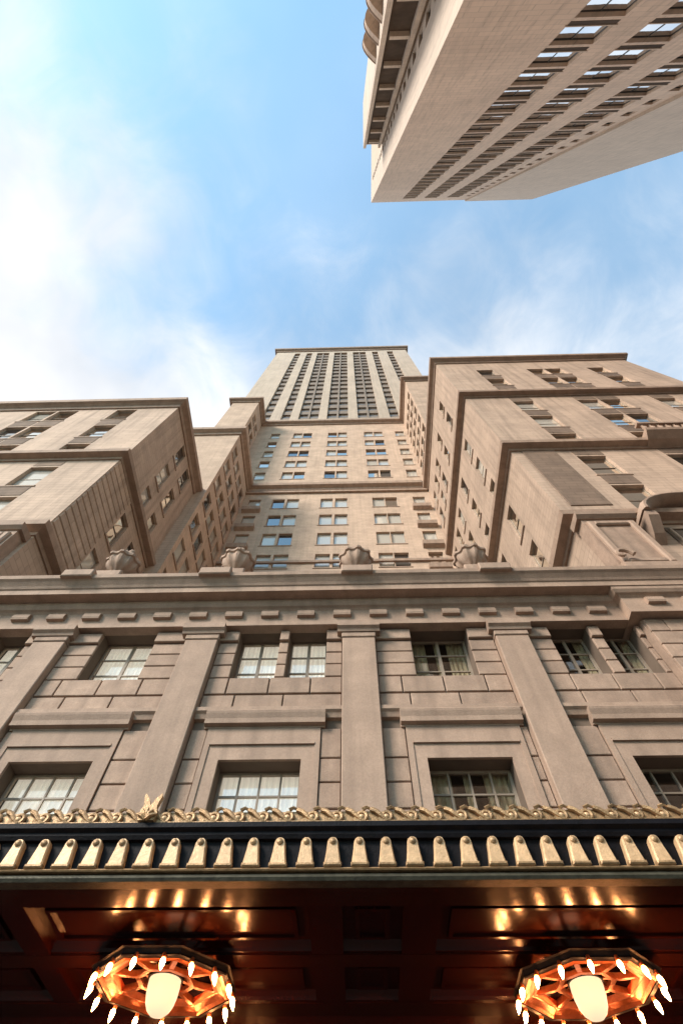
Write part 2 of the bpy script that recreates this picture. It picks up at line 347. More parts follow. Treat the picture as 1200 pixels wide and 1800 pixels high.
def row(xa, xb, z0, z1, cuts, yf, off, wid=1.05, g=0.016):
    """one course of stone blocks from xa to xb leaving out the openings in cuts"""
    segs = [(xa, xb)]
    for c0, c1 in cuts:
        ns = []
        for s0, s1 in segs:
            if c1 <= s0 or c0 >= s1: ns.append((s0, s1)); continue
            if c0 - s0 > 0.06: ns.append((s0, c0))
            if s1 - c1 > 0.06: ns.append((c1, s1))
        segs = ns
    for s0, s1 in segs:
        n = max(1, round((s1 - s0) / wid)); js = [s0]
        if s1 - s0 > wid * 1.3:
            x = s0 + wid * off
            while x < s1 - 0.3:
                if x > s0 + 0.3: js.append(x)
                x += wid
        js.append(s1)
        for a, b in zip(js, js[1:]):
            ga = 0.0 if any(abs(a - c[1]) < 1e-4 for c in cuts) else g; gb = 0.0 if any(abs(b - c[0]) < 1e-4 for c in cuts) else g
            MB().block(a + ga, b - gb, yf + random.uniform(-.004, .004), 0.008, z0 + g, z1 - g, 0.014).build('stone_block', 'limestone', base)
bays = [(-12.55, PIL[0]), (PIL[0], PIL[1]), (PIL[1], PIL[2]), (PIL[2], PIL[3]), (PIL[3], 8.1 + PW)]
for bi, (pa, pb) in enumerate(bays):
    xa, xb = pa + PW + 0.004, pb - PW - 0.004
    cu = [(a, b) for a, b in UP if xa < (a + b) / 2 < xb]; cl = [(a, b) for a, b in LO if xa < (a + b) / 2 < xb]
    for k, (z0, z1) in enumerate(((12.50, 12.90),)): row(xa, xb, z0, z1, cu, -0.14, 0.5)
    for k, (z0, z1) in enumerate(((11.19, 11.64), (11.64, 12.08), (12.08, 12.50))): row(xa, xb, z0, z1, cu, -0.06, 0.5)
    row(xa, xb, 10.64, 11.19, [], -0.06, 0.42 + 0.05 * bi); row(xa, xb, 10.12, 10.62, [], -0.06, 0.75 - 0.04 * bi, 1.2)
    lx = sum(cl[0]) / 2; lw = 1.30
    z = 9.60
    for z0 in (8.83, 8.27, 7.71, 7.15, 6.59, 6.03, 5.47, 4.91, 4.35): row(xa, xb, z0, z, [(lx - lw, lx + lw)] if z0 > 5.9 else [], -0.06, 0.5); z = z0
    MB().prof([(BW, 10.12), (BW - .20, 10.12), (BW - .20, 10.02), (BW - .14, 9.97), (BW - .10, 9.86), (BW, 9.84)], xa, xb).build('string_course', 'limestone_trim', hotel)
    hd = MB().prof([(BW - .14, 9.968), (BW - .26, 9.968), (BW - .28, 9.94), (BW - .27, 9.88), (BW - .23, 9.76), (BW - .22, 9.64), (BW - .105, 9.62), (BW - .105, 9.585), (BW, 9.585), (BW, 9.83)], lx - 1.38, lx + 1.38).build('window_hood', 'limestone_trim', hotel)
    # moulded surround: outer band, bead, inner band
    sr = MB(); x0, x1 = cl[0]
    def band(mb, o, i, ztop_o, ztop_i, yf):
        mb.box(lx - o, lx - i, BW - yf, BW + .004, 5.95, ztop_i); mb.box(lx + i, lx + o, BW - yf, BW + .004, 5.95, ztop_i); mb.box(lx - o, lx + o, BW - yf, BW + .004, ztop_i, ztop_o)
    hw = (x1 - x0) / 2
    band(sr, 1.28, 1.16, 9.58, 9.22, .10)
    sro = sr.build('window_surround', 'limestone_trim', hotel)
    s2 = MB(); band(s2, 1.16, hw, 9.22, 8.80, .075); s2.box(lx - 1.16, lx + 1.16, BW - .125, BW - .076, 9.15, 9.2)
    s2.build('architrave', 'limestone_trim', sro)
ef = MB().box(-7.2, 7.4, BW - .42, BW - .02, .14, 4.9).build('added_dark_front', 'mahogany_dark', hotel)  # unseen dark front and doors, added to cut stray light on the canopy ceiling
for k in range(7):
    xd = -6.3 + 2.1 * k; dr = MB().block(xd - .85, xd + .85, BW - .47, BW - .41, .15, 3.3, .02).build('added_door', 'mahogany', ef)
    MB().box(xd - .6, xd + .6, BW - .482, BW - .471, .9, 3.0).build('pane', 'dim_glass', dr)
# pilasters
for i, x in enumerate(PIL):
    p = MB().block(x - PW, x + PW, BW - .27, BW + .02, 0.14, 12.42, 0.02).build('pilaster', 'limestone_trim', hotel)
    MB().block(x - PW - .02, x + PW + .02, BW - .30, BW + .01, 12.425, 12.60, 0.02).build('neck', 'limestone', p)
    MB().prof([(BW + .01, 12.604), (BW - .33, 12.604), (BW - .36, 12.68), (BW - .44, 12.74), (BW - .44, 12.93), (BW + .01, 12.93)], x - PW - .14, x + PW + .14).build('capital', 'limestone_trim', p)
# entablature of the base between the pavilions
EN = [(0.0, 12.94), (.31, 12.94), (.31, 13.02), (.27, 13.05), (.27, 13.60), (.33, 13.66), (.40, 13.70), (.46, 13.80), (.47, 13.92), (.80, 13.92), (.80, 14.13), (.84, 14.16), (.88, 14.24), (.97, 14.36), (1.04, 14.42), (1.06, 14.56), (0.0, 14.60)]
cor = MB().sweep(EN, [(-45, BW, 0, -1), (34, BW, 0, -1)]).build('cornice', 'limestone_trim', hotel)
for k in range(21):
    x = -12.0 + 1.055 * k + 0.1
    if x > 7.55: break
    MB().prof([(BW - .265, 13.28), (BW - .38, 13.29), (BW - .40, 13.36), (BW - .385, 13.50), (BW - .31, 13.54), (BW - .265, 13.54)], x - .25, x + .25).build('modillion', 'limestone_trim', cor)
# pavilions that carry the wings
def pavilion(x0, x1, side):
    yf = BW - .30
    pv = MB().box(x0, x1, yf, 12.0, 0.14, 13.0).build('pavilion_wall', 'limestone', hotel)
    xe = x0 if side > 0 else x1
    path = [(xe, 12.0, -side, 0), (xe, yf, -side, -1), (x1 if side > 0 else x0, yf, 0, -1)]
    c = MB().sweep([(d + .004, min(z, 13.916) - (.014 if z < 13.03 else 0)) for d, z in EN[:9]] + [(0, 13.916)], path).build('entablature', 'limestone_trim', hotel)
    for k in range(6):
        x = xe + side * (0.6 + 1.055 * k)
        MB().prof([(yf - .265, 13.28), (yf - .38, 13.29), (yf - .40, 13.36), (yf - .385, 13.50), (yf - .31, 13.54), (yf - .265, 13.54)], x - .25, x + .25).build('modillion', 'limestone_trim', c)
    for k in range(12):                                                     # quoin courses on the pavilion front
        z = 6.9 + k * 0.5
        for q in range(5):
            a = xe + side * (0.02 + q * 1.05 - (0.5 if k % 2 and q else 0)); b = xe + side * (0.02 + (q + 1) * 1.05 - (0.5 if k % 2 else 0))
            a, b = min(a, b), max(a, b)
            MB().block(a + .015, b - .015, yf - .06, yf + .01, z + .015, z + .485, .014).build('stone_block', 'limestone', pv)
pavilion(8.1, 34.0, 1); pavilion(-45.0, -12.6, -1)
MB().box(-12.55, 8.65, BW + .01, 23.1, 13.6, 14.3).build('roof', 'roofing', hotel)
# blocks that break forward in the cornice under each urn
for x in PIL:
    MB().block(x - .48, x + .48, BW - 1.16, BW - .2, 14.40, 14.74, 0.03).build('cornice_block', 'limestone_trim', hotel)
MB().box(-12.2, 8.1, BW - .5, BW + .1, 14.59, 14.95).build('parapet', 'limestone', hotel)

# wings --------------------------------------------------------------
BELT = [(0, -.50), (.08, -.50), (.12, -.34), (.46, -.28), (.50, 0), (.44, .06), (0, .10)]
TOPC = [(0, -.9), (.10, -.9), (.16, -.62), (.34, -.5), (.52, -.42), (.56, 0), (.50, .12), (0, .14)]
def belt(name, prof, z, path, m='limestone_trim'): return MB().sweep([(d, z + h) for d, h in prof], path).build(name, m, hotel)
def wing(side, xin, xout, ztop, yback, cols, side_cols, heads, belts, wh=(1.5, 2.5)):
    W, H = wh
    hf = [(c - W / 2, c + W / 2, h - H, h) for c in cols for h in heads]
    fw = wall('front_wall', 'wing_stone', hotel, (0, D, 0), 0, min(xin, xout), max(xin, xout), 13.0, ztop, hf, 0.32)
    for c in cols:
        for h in heads: window(hotel, (c, D + 0.17, h - H / 2), 0, W, H, 1, 2, sill=('limestone_trim', 0.10), jitter=0.015)
    sill_shade = MB().box(-W / 2, W / 2, -.02, .12, -1.12, -.15).mesh('spandrel', 'brown_brick')  # dark panel whose colour stands in for the shade below each sill
    for o_ in [q for q in hotel.children if q.name.startswith('window') and 'sill' in [g.name.split('.')[0] for g in q.children] and abs(q.location.y - D - .17) < .01 and q.location.x * side > 0]: ob('spandrel', sill_shade, o_, (0, -.17, -H / 2))
    w2 = 0.92
    if side > 0: rz, u = R(-90), lambda y: -y
    else: rz, u = R(90), lambda y: y
    hsd = [(min(u(y) - w2 / 2, u(y) + w2 / 2), max(u(y) - w2 / 2, u(y) + w2 / 2), h - H, h) for y in side_cols for h in heads if h < ztop - 1]
    ua, ub = sorted((u(D), u(yback)))
    wall('side_wall', 'wing_stone', hotel, (xin, 0, 0), rz, ua, ub, 13.0, ztop, hsd, 0.30)
    for y in side_cols:
        for h in heads:
            window(hotel, (xin + side * 0.13, y, h - H / 2), rz, w2, H, 1, 2, sill=('limestone_trim', 0.08), jitter=0.015)
    # the far side, the back and the roof close the mass
    MB().quad((xout, D, 13), (xout, yback, 13), (xout, yback, ztop), (xout, D, ztop)).build('side_wall', 'wing_stone', hotel)
    MB().quad((xin, yback, 13), (xout, yback, 13), (xout, yback, ztop), (xin, yback, ztop)).build('rear_wall', 'wing_stone', hotel)
    MB().box(min(xin, xout) + .01, max(xin, xout) - .01, D + .01, yback - .01, ztop - 0.6, ztop - .3).build('roof', 'roofing', hotel)
    for z in belts: belt('belt_course', BELT, z, [(xin, yback, -side, 0), (xin, D, -side, -1), (xout, D, 0 if abs(xout) > 35 else side, -1)] + ([] if abs(xout) > 35 else [(xout, yback, side, 0)]))
    belt('wing_cornice', TOPC, ztop, [(xin, yback, -side, 0), (xin, D, -side, -1), (xout, D, 0 if abs(xout) > 35 else side, -1)] + ([] if abs(xout) > 35 else [(xout, yback, side, 0)]))
HEADS = [22.65 + 3.77 * k for k in range(9)]
wing(-1, XL, -45.0, 38.9, 16.5, (-16.15, -20.45, -22.1, -26.3, -30.5), (12.75, 14.6), [h for h in HEADS if h < 38.5], (19.3, 27.75))
wing(1, XR, 27.0, 53.2, 23.2, (12.6, 17.2, 18.8, 22.7), (12.7, 15.8, 18.4, 20.2, 22.0), HEADS[:-1], (19.3, 27.75, 39.3))
for k in range(15):
    z = 19.6 + .52 * k
    MB().block(9.56, 12.15, -.05, .01, z + .04, z + .48, .03).build('stone_course', 'wing_stone', hotel, (XL, 0, 0), R(90))
# darker brick panel between corner and windows, framed attic pedestal, arched hood on the right wing
MB().block(9.25, 11.0, D - .05, D + .01, 20.6, 27.3, .02).build('brick_panel', 'brown_brick', hotel)
def pedestal(x0, x1, side):
    yf = 8.98
    p = MB().box(x0, x1, yf, D + .02, 14.6, 18.35).build('attic_pedestal', 'limestone', hotel)
    fr = MB()
    for a, b, c, e in ((x0 + .1, x0 + .34, 15.3, 18.1), (x1 - .34, x1 - .1, 15.3, 18.1), (x0 + .34, x1 - .34, 17.86, 18.1), (x0 + .34, x1 - .34, 15.3, 15.54)):
        fr.block(a, b, yf - .12, yf + .01, c, e, .05)
    fr.build('panel_frame', 'limestone_trim', p)
    MB().prof([(D + .01, 18.35), (yf - .06, 18.35), (yf - .2, 18.48), (yf - .22, 18.66), (D + .01, 18.7)], x0 - .15, x1 + .15).build('pedestal_cap', 'limestone_trim', p)
    MB().prof([(D + .01, 14.58), (yf - .3, 14.58), (yf - .3, 15.0), (yf - .16, 15.12), (D + .01, 15.14)], x0 - .1, x1 + .1).build('pedestal_base', 'limestone_trim', p)
    v = MB(); xv = x0 + .1 if side > 0 else x1 - .1                      # a scroll at the foot
    pts = [(xv + side * (.34 - .032 * k) * math.cos(k * .55), yf - .32, 15.42 + (.34 - .032 * k) * math.sin(k * .55)) for k in range(11)]
    v.tube(pts, .085, 6, .05); v.build('scroll', 'limestone_trim', p, smooth=True)
pedestal(8.62, 10.55, 1); pedestal(-14.6, -12.7, -1); pedestal(15.6, 17.5, 1)
def arch(xc):
    a = MB(); n = 14; r = []
    for k in range(n + 1):
        t = math.pi * k / n; c, s_ = math.cos(t), math.sin(t)
        r.append([(xc - c * q, y, 18.55 + s_ * q * .62) for q, y in ((1.75, D + .01), (1.75, D - .75), (1.95, D - .95), (2.05, D - .95), (2.15, D - .8), (2.15, D + .01))])
    a.loft(r); h = a.build('arched_hood', 'limestone_trim', hotel, smooth=True)
    MB().box(xc - 1.2, xc + 1.2, D - .06, D + .01, 15.1, 18.5).build('arch_recess', 'dark_stone', h)
    window(hotel, (xc, D - .14, 16.9), 0, 2.2, 2.9, 4, 3, glass='dim_glass', t=0.07)
    for s_ in (-1, 1): MB().prof([(D, 17.3), (D - .35, 17.6), (D - .8, 18.2), (D - .8, 18.5), (D, 18.5)], xc + s_ * 1.9 - .2, xc + s_ * 1.9 + .2).build('bracket', 'limestone_trim', h)
arch(13.1); arch(-17.0)
def balcony(xc, z):
    b = MB().prof([(D, z - .8), (D - .5, z - .55), (D - .9, z - .2), (D - .95, z), (D, z)], xc - 2.0, xc + 2.0).build('balcony', 'limestone_trim', hotel)
    for k in range(9): MB().lathe([(.07, z), (.09, z + .15), (.13, z + .35), (.06, z + .6), (.09, z + .78)], xc - 1.76 + .44 * k, D - .8, 8).build('baluster', 'limestone_trim', b, smooth=True)
    MB().box(xc - 2.0, xc + 2.0, D - .95, D - .65, z + .78, z + .95).build('rail', 'limestone_trim', b)
balcony(18.0, 28.05)

# court and tower ------------------------------------------------------
YT = 23.2
CW, CH = 1.3, 2.25
AH = [50.95 - 3.82 * k for k in range(8)]; AC = [-10.3, -7.7, -6.15, -2.5, -0.95, 3.05, 4.4, 7.4]
BH = [58.8 + 3.82 * k for k in range(5)]; BC = [-10.9, -7.55, -6.1, -2.4, -0.95, 2.9, 4.35, 7.5]
def hole(c, h): return (c - CW / 2, c + CW / 2, h - CH, h)
wall('court_wall', 'court_brick', hotel, (0, YT, 0), 0, -20.0, 16.6, 13.0, 79.0, [hole(c, h) for c in AC for h in AH] + [hole(c, h) for c in BC for h in BH], 0.35)
for cs, hs in ((AC, AH), (BC, BH)):
    for c in cs:
        for h in hs: window(hotel, (c, YT + .19, h - CH / 2), 0, CW, CH, 1, 1, glass='court', sill=('limestone_trim', .13), jitter=0.02)
for c in (AC[0], AC[-1]):
    for h in AH: MB().prof([(YT, h - CH - .95), (YT - .42, h - CH - .75), (YT - .48, h - CH - .2), (YT, h - CH - .2)], c - .95, c + .95).build('balconette', 'limestone', hotel)
# stepped masses on the left and right of the court
def mass(x0, x1, y0, y1, z0, z1, inner, m='court_brick', heads=(), ys=()):
    """closed block; inner = +1 when its court face looks right, -1 when it looks left"""
    MB().box(x0, x1, y0, y1, z0, z1).build('court_block', m, hotel) if not heads else None
    if heads:
        MB().quad((x0, y0, z0), (x1, y0, z0), (x1, y0, z1), (x0, y0, z1)).build('front_wall', m, hotel)
        xi = x1 if inner > 0 else x0
        rz = R(90) if inner > 0 else R(-90); u = (lambda y: y) if inner > 0 else (lambda y: -y)
        hl = [(u(y) - .55, u(y) + .55, h - CH, h) for y in ys for h in heads]
        ua, ub = sorted((u(y0), u(y1)))
        wall('side_wall', m, hotel, (xi, 0, 0), rz, ua, ub, z0, z1, hl, .35)
        for y in ys:
            for h in heads: window(hotel, (xi - inner * .14, y, h - CH / 2), rz, 1.1, CH, 1, 1, glass='court', sill=('limestone_trim', .1), jitter=.02)
        MB().box(min(x0, x1) + .4, x1 - .4, y0 + .02, y1, z1 - .5, z1 - .2).build('roof', 'roofing', hotel)
mass(-22, -11.6, 16.5, YT, 13, 54.8, 1, heads=AH, ys=(17.5, 19.1, 20.7, 22.2))
mass(-17.7, -13.7, 19.4, YT, 54.8, 79.0, 1, heads=BH, ys=(20.6, 22.1))
mass(8.62, 22, 16.75, YT, 54.8, 79.0, -1, heads=BH, ys=(17.8, 19.4, 20.9, 22.3))
CC = [(0, -1.0), (.15, -1.0), (.22, -.7), (.62, -.5), (.66, 0), (.6, .12), (0, .15)]
belt('court_cornice', CC, 54.0, [(-22, 16.5, 0, -1), (-11.6, 16.5, 1, -1), (-11.6, YT, 1, -1), (XR, YT, -1, -1)])
belt('court_cornice', CC, 79.0, [(-17.7, YT, -1, 0), (-17.7, 19.4, -1, -1), (-13.7, 19.4, 1, -1), (-13.7, YT, 1, -1), (8.62, YT, -1, -1), (8.62, 16.75, -1, -1), (22, 16.75, 0, -1)])
belt('belt_course', [(0, -.3), (.2, -.3), (.22, 0), (0, .05)], 38.2, [(-11.6, YT, 0, -1), (XR, YT, 0, -1)])
belt('belt_course', [(0, -.3), (.25, -.3), (.27, 0), (0, .05)], 52.6, [(-11.6, YT, 0, -1), (XR, YT, 0, -1)])
# tower shaft: light piers with recessed window strips
TX0, TX1, TZ = -19.6, 16.3, 150.0
strips = [(-13.7, 1.5, 1), (-10.4, 1.5, 1), (-6.6, 3.3, 2), (-1.8, 3.5, 2), (3.3, 3.5, 2), (7.6, 1.6, 1), (11.7, 1.6, 1)]
hs = [(c - w_ / 2, c + w_ / 2, 81.5, 146.0) for c, w_, n in strips]
tw = wall('tower_wall', 'tower_stone', hotel, (0, YT, 0), 0, TX0, TX1, 79.0, TZ, hs, 0.55)
for c, w_, n in strips:
    st = MB().box(c - w_ / 2, c + w_ / 2, YT + .56, YT + .62, 81.5, 146.0)
    if n == 2: st.box(c - .16, c + .16, YT + .12, YT + .559, 81.5, 146.0)
    st = st.build('window_strip', 'spandrel', hotel)
    sm_ = MB().box(-w_ / 2, w_ / 2, YT + .26, YT + .54, 0, 1.75).mesh('spandrel', 'spandrel'); pm_ = MB().box(-w_ / 2 + .03, w_ / 2 - .03, YT + .50, YT + .53, 1.75, 3.8).mesh('pane', 'strip_glass')
    for k in range(17):
        o_ = ob('spandrel', sm_, st, (c, 0, 81.5 + 3.79 * k)); ob('pane', pm_, st, (c, 0, 81.5 + 3.79 * k)) if k < 16 else None
MB().quad((TX0, YT, 54), (TX0, 45, 54), (TX0, 45, TZ), (TX0, YT, TZ)).build('side_wall', 'tower_stone', hotel)
MB().quad((TX1, YT, 54), (TX1, 45, 54), (TX1, 45, TZ), (TX1, YT, TZ)).build('side_wall', 'tower_stone', hotel)
MB().quad((TX0, 45, 13), (TX1, 45, 13), (TX1, 45, TZ), (TX0, 45, TZ)).build('rear_wall', 'tower_stone', hotel)
MB().box(TX0 + .01, TX1 - .01, YT + .01, 44.9, TZ - .6, TZ - .3).build('roof', 'roofing', hotel)
belt('tower_cornice', [(0, -1.8), (.25, -1.8), (.3, -1.1), (.8, -.8), (.9, 0), (0, .2)], TZ, [(TX0, 45, -1, 0), (TX0, YT, -1, -1), (TX1, YT, 1, -1), (TX1, 45, 1, 0)])
for x0, x1, h in ((-12, 9, 1.6), (-5.5, 3.5, 2.6)): MB().box(x0, x1, YT + .5, YT + 3, TZ - .2, TZ + h).build('tower_parapet', 'tower_stone', hotel)

# ------------------------------------------------------------------ stone urns on the parapet
um = MB().lathe([(.42, 0), (.42, .12), (.26, .2), (.18, .38), (.20, .46), (.44, .62), (.60, .86), (.62, 1.05), (.70, 1.08), (.72, 1.17), (.60, 1.22), (.55, 1.32), (.46, 1.48), (.30, 1.62), (.17, 1.76), (.11, 1.86), (.15, 1.96), (.12, 2.04), (.03, 2.12)], n=36)
um.v = [(x * .86 * (1 + .09 * math.cos(9 * math.atan2(y, x)) * (1 if .5 < z < 1.6 else 0)), y * .86 * (1 + .09 * math.cos(9 * math.atan2(y, x)) * (1 if .5 < z < 1.6 else 0)), z) for x, y, z in um.v]
um = um.mesh('stone_urn', 'limestone_trim', True)
um2 = MB().block(-.52, .52, -.52, .52, 0, 1.05, .04).mesh('plinth', 'limestone')
for x, wh_ in zip(PIL, ('leftmost', 'second from left', 'third from left', 'rightmost')):
    u = ob('stone_urn', um, None, (x, 9.95, 16.2)); tag(u, f'round lidded stone urn on the hotel parapet, {wh_} of the four', 'urn', 'stone urns along the parapet')
    ob('plinth', um2, u, (0, 0, -1.05))

# ------------------------------------------------------------------ tower across the street
off = ob('office_tower', None, None, (7.0, -13.0, 0)); tag(off, 'pale slab tower with three columns of windows, upper right behind the viewer', 'building')
OX, OY = 7.0, -13.0
OZ = 156.0
ocols = (16.0, 21.3, 26.9); orow = [43.3 + 4.55 * k for k in range(-3, 24)]
OW, OH = 3.1, 3.3
rzB = R(180)                                          # faces the hotel: local x runs towards -x
def lo(x): return -(x - OX)
oh = [(lo(c) - OW / 2, lo(c) + OW / 2, h - OH, h) for c in ocols for h in orow] + [(lo(30.3) - .5, lo(30.3) + .5, h - 1.2 - 1.9, h - 1.2) for h in orow]
wall('front_wall', 'buff_facing', off, (0, 0, 0), rzB, lo(31.5), lo(OX), 0.14, OZ, oh, 0.4)
for c in ocols:
    for h in orow: window(off, (c - OX, -0.25, h - OH / 2), rzB, OW, OH, 2, 1, glass='tower_glass', frame='dark_sash', sill=('pale_facing', .2), jitter=.01)
for h in orow: window(off, (30.3 - OX, -0.2, h - 1.2 - .95), rzB, 1.0, 1.9, 1, 1, glass='tower_glass', frame='dark_sash', jitter=.01)
spm = MB().box(-OW / 2, OW / 2, -.02, .1, -.62, -.02).mesh('spandrel', 'brown_glazing')  # dark strip painting in the shade of the window heads as one band
for o_ in [q for q in off.children if q.name.startswith('window')]:
    if abs(o_.location.x - (30.3 - OX)) > 1: ob('spandrel', spm, o_, (0, -.25, -OH / 2 - .13))
# plain projecting pier to the right
RXL, RXR = 31.5, 49.0
MB().box(RXL - OX, RXR - OX, -30, -0.01, 0.14, OZ).build('pier', 'pale_facing', off)
rw = [(-1.0, -0.1)]
PY = 0.3
MB().box(RXL - OX + .002, RXR - OX, -.01, PY, 0.14, OZ).build('pier', 'pale_facing', off)
MB().box(0.01, RXR - OX, -30, -5.4, 0.14, OZ - .5).build('core', 'buff_facing', off)
# left side: a light strip of wall ending in a column of notch windows
sy = [h for h in orow]
hl = [(3.9, 4.9, h - 2.6, h) for h in orow]
wall('side_wall', 'pale_facing', off, (0, 0, 0), R(-90), 0, 5.4, 0.14, OZ, hl, .35)
for h in orow: window(off, (.22, -4.4, h - 1.3), R(-90), 1.0, 2.6, 1, 1, glass='dim_glass', frame='dark_sash')
MB().box(0.36, 24.4, -5.39, -.42, OZ - .8, OZ - .4).build('roof', 'roofing', off)
# lower wing set back to the left of it, with a brown glazed strip crossed by pale floor bands
lwY = -5.41
lw = MB().box(-3.4, -0.01, -11.5, lwY, 0.14, 113).build('low_wing', 'pale_facing', off)
MB().box(-2.9, -0.75, lwY, lwY + .08, 10, 112).build('glazed_strip', 'brown_glazing', lw)
for k in range(9):
    MB().box(-2.6, -0.8, lwY + .08, lwY + .45, 46.4 + 7.75 * k, 47.2 + 7.75 * k).build('floor_band', 'pale_facing', lw)
MB().box(-3.38, -2.9, lwY, lwY + .5, 10, 113.4).build('fin', 'pale_facing', lw); MB().box(-.74, -.3, lwY, lwY + .5, 10, 113.4).build('fin', 'pale_facing', lw)
for k in range(8):                                     # rounded balconies up its outer edge
    z = 33.5 + 5.2 * k; b = MB()
    pts = [(-3.4 - 1.35 * math.sin(math.pi * t / 12), lwY - .2 - 3.2 * t / 12) for t in range(13)]
    b.loft([[(x, y, z) for x, y in pts], [(x, y, z + 1.3) for x, y in pts]]).build('rounded_balcony', 'buff_facing', lw)
    b = MB(); pts2 = [(-3.41 - 1.42 * math.sin(math.pi * t / 12), lwY - .14 - 3.32 * t / 12) for t in range(13)]
    b.loft([[(x, y, z + 1.3) for x, y in pts2], [(x, y, z + 1.52) for x, y in pts2]]).build('balcony_rail', 'limestone_trim', lw)

# ------------------------------------------------------------------ entrance canopy
CF, CZ = 5.92, 4.60                                    # front plane and underside
CX0, CX1 = -7.4, 7.6
can = ob('entrance_canopy', None, None, (0, CF, CZ)); tag(can, 'black and gold hotel entrance canopy with dark wood panelled ceiling', 'canopy')
def c_(mb, name, m, smooth=False, parent=None):
    o = mb.build(name, m, None, smooth=smooth)
    o.parent = parent or can; o.matrix_parent_inverse = Matrix.Identity(4)
    me = o.data; me.transform(Matrix.Translation((0, -CF, -CZ))); return o
c_(MB().box(CX0, CX1, CF + .3, 9.28, CZ + .32, CZ + .5), 'deck', 'roofing')
c_(MB().prof([(CF + .12, CZ), (CF - .02, CZ), (CF - .04, CZ + .03), (CF - .02, CZ + .07), (CF + .02, CZ + .085), (CF + .12, CZ + .085)], CX0, CX1), 'lower_moulding', 'green_bronze')
c_(MB().prof([(CF + .12, CZ + .088), (CF - .05, CZ + .088), (CF - .06, CZ + .10), (CF - .05, CZ + .115), (CF + .12, CZ + .115)], CX0, CX1), 'gilt_fillet', 'gold')
c_(MB().box(CX0, CX1, CF + .02, CF + .3, CZ + .118, CZ + .43), 'fascia', 'black_iron')
c_(MB().prof([(CF + .3, CZ + .432), (CF - .03, CZ + .432), (CF - .05, CZ + .47), (CF - .05, CZ + .50), (CF - .10, CZ + .53), (CF - .10, CZ + .585), (CF + .3, CZ + .585)], CX0, CX1), 'upper_moulding', 'black_iron')
# tongue brackets
tz0, tz1 = .118, .425
tm = MB()
prof_t = [(-.088, tz0), (.088, tz0), (.085, tz0 + .05), (.066, tz0 + .18), (.058, tz0 + .26), (.045, tz0 + .29), (.022, tz1 - .003), (-.022, tz1 - .003), (-.045, tz0 + .29), (-.058, tz0 + .26), (-.066, tz0 + .18), (-.085, tz0 + .05)]
tm.loft([[(x, .025, z) for x, z in prof_t], [(x, -.055, z) for x, z in prof_t], [(x * .8, -.075, tz0 + .02 + (z - tz0) * .92) for x, z in prof_t]])
tme = tm.mesh('tongue_bracket', 'pale_gold')
sm = MB()
for k in range(1): 
    rr = []
    for r_, y in ((.036, -.07), (.036, -.085), (.022, -.10), (.004, -.104)): rr.append([(r_ * math.cos(t * math.pi / 5), y, tz0 + .255 + r_ * math.sin(t * math.pi / 5)) for t in range(10)])
    sm.loft(rr)
sme = sm.mesh('stud', 'gold', True)
fme = MB().block(-.094, .094, -.068, .0, tz0 + .002, tz0 + .042, .012).mesh('foot', 'gold')
x = -3.84 - .298 * 11
while x < CX1 - .1:
    t_ = ob('tongue_bracket', tme, can, (x, 0, 0)); t_.scale = (1.04, 1, 1); ob('stud', sme, t_); ob('foot', fme, t_, (0, -.012, 0)); x += .298
# gilt cresting: running scroll on a plate
zb = .588
c_(MB().box(CX0, CX1, CF - .06, CF + .02, CZ + zb, CZ + zb + .03), 'cresting_base', 'gold')
c_(MB().box(CX0, CX1, CF - .01, CF + .02, CZ + zb + .03, CZ + zb + .165), 'cresting_plate', 'gold')
cm = MB()
pts = []
for k in range(15):
    a = -2.6 + k * .42; r_ = .098 - .0052 * k
    pts.append((r_ * math.cos(a), -.035, .115 + r_ * math.sin(a) * .92))
cm.tube(pts, .030, 6, .02)
cm.tube([(-.17, -.03, .20), (-.11, -.045, .165), (-.05, -.05, .10), (.03, -.045, .03), (.1, -.03, .012)], .034, 6, .022)
cm.tube([(.02, -.03, .20), (.07, -.04, .225), (.12, -.03, .205)], .028, 5, .016)
cme = cm.mesh('crest_scroll', 'gold', True)
bm_ = MB()
rr = []
for t in range(5):
    a = math.pi * (t + .15) / 4.3 * .5 * 1.15; rr.append([(.042 * math.cos(min(a, 1.5)) * math.cos(i * math.pi / 5), -.035 - .042 * math.sin(a), .085 + .042 * math.cos(min(a, 1.5)) * math.sin(i * math.pi / 5)) for i in range(10)])
bm_.loft(rr); bme = bm_.mesh('bead', 'pale_gold', True)
x = CX0 + .16
while x < CX1 - .1:
    s_ = ob('crest_scroll', cme, can, (x, 0, zb)); s_.scale = (1, 1, .88); ob('bead', bme, s_, (.005, 0, 0)); x += .292
# palmette finial standing above the cresting
fi = MB()
fi.poly([(-.13, .02), (.13, .02), (.15, .12), (.11, .24), (.15, .40), (.135, .44), (.06, .36), (0, .24), (-.06, .36), (-.135, .44), (-.15, .40), (-.11, .24), (-.15, .12)], -.12, -.05)
for a in (-1.1, -.55, 0, .55, 1.1):
    fi.tube([(0, -.13, .03), (.07 * math.sin(a), -.15, .03 + .08 * math.cos(a)), (.17 * math.sin(a), -.14, .03 + .17 * math.cos(a) * .9)], .036, 6, .02)
f_ = ob('palmette_finial', fi.mesh('palmette_finial', 'gold'), can, (-2.46, 0, zb)); f_.scale = (.72, 1, .78)
ob('bead', bme, f_, (0, -.1, .02))
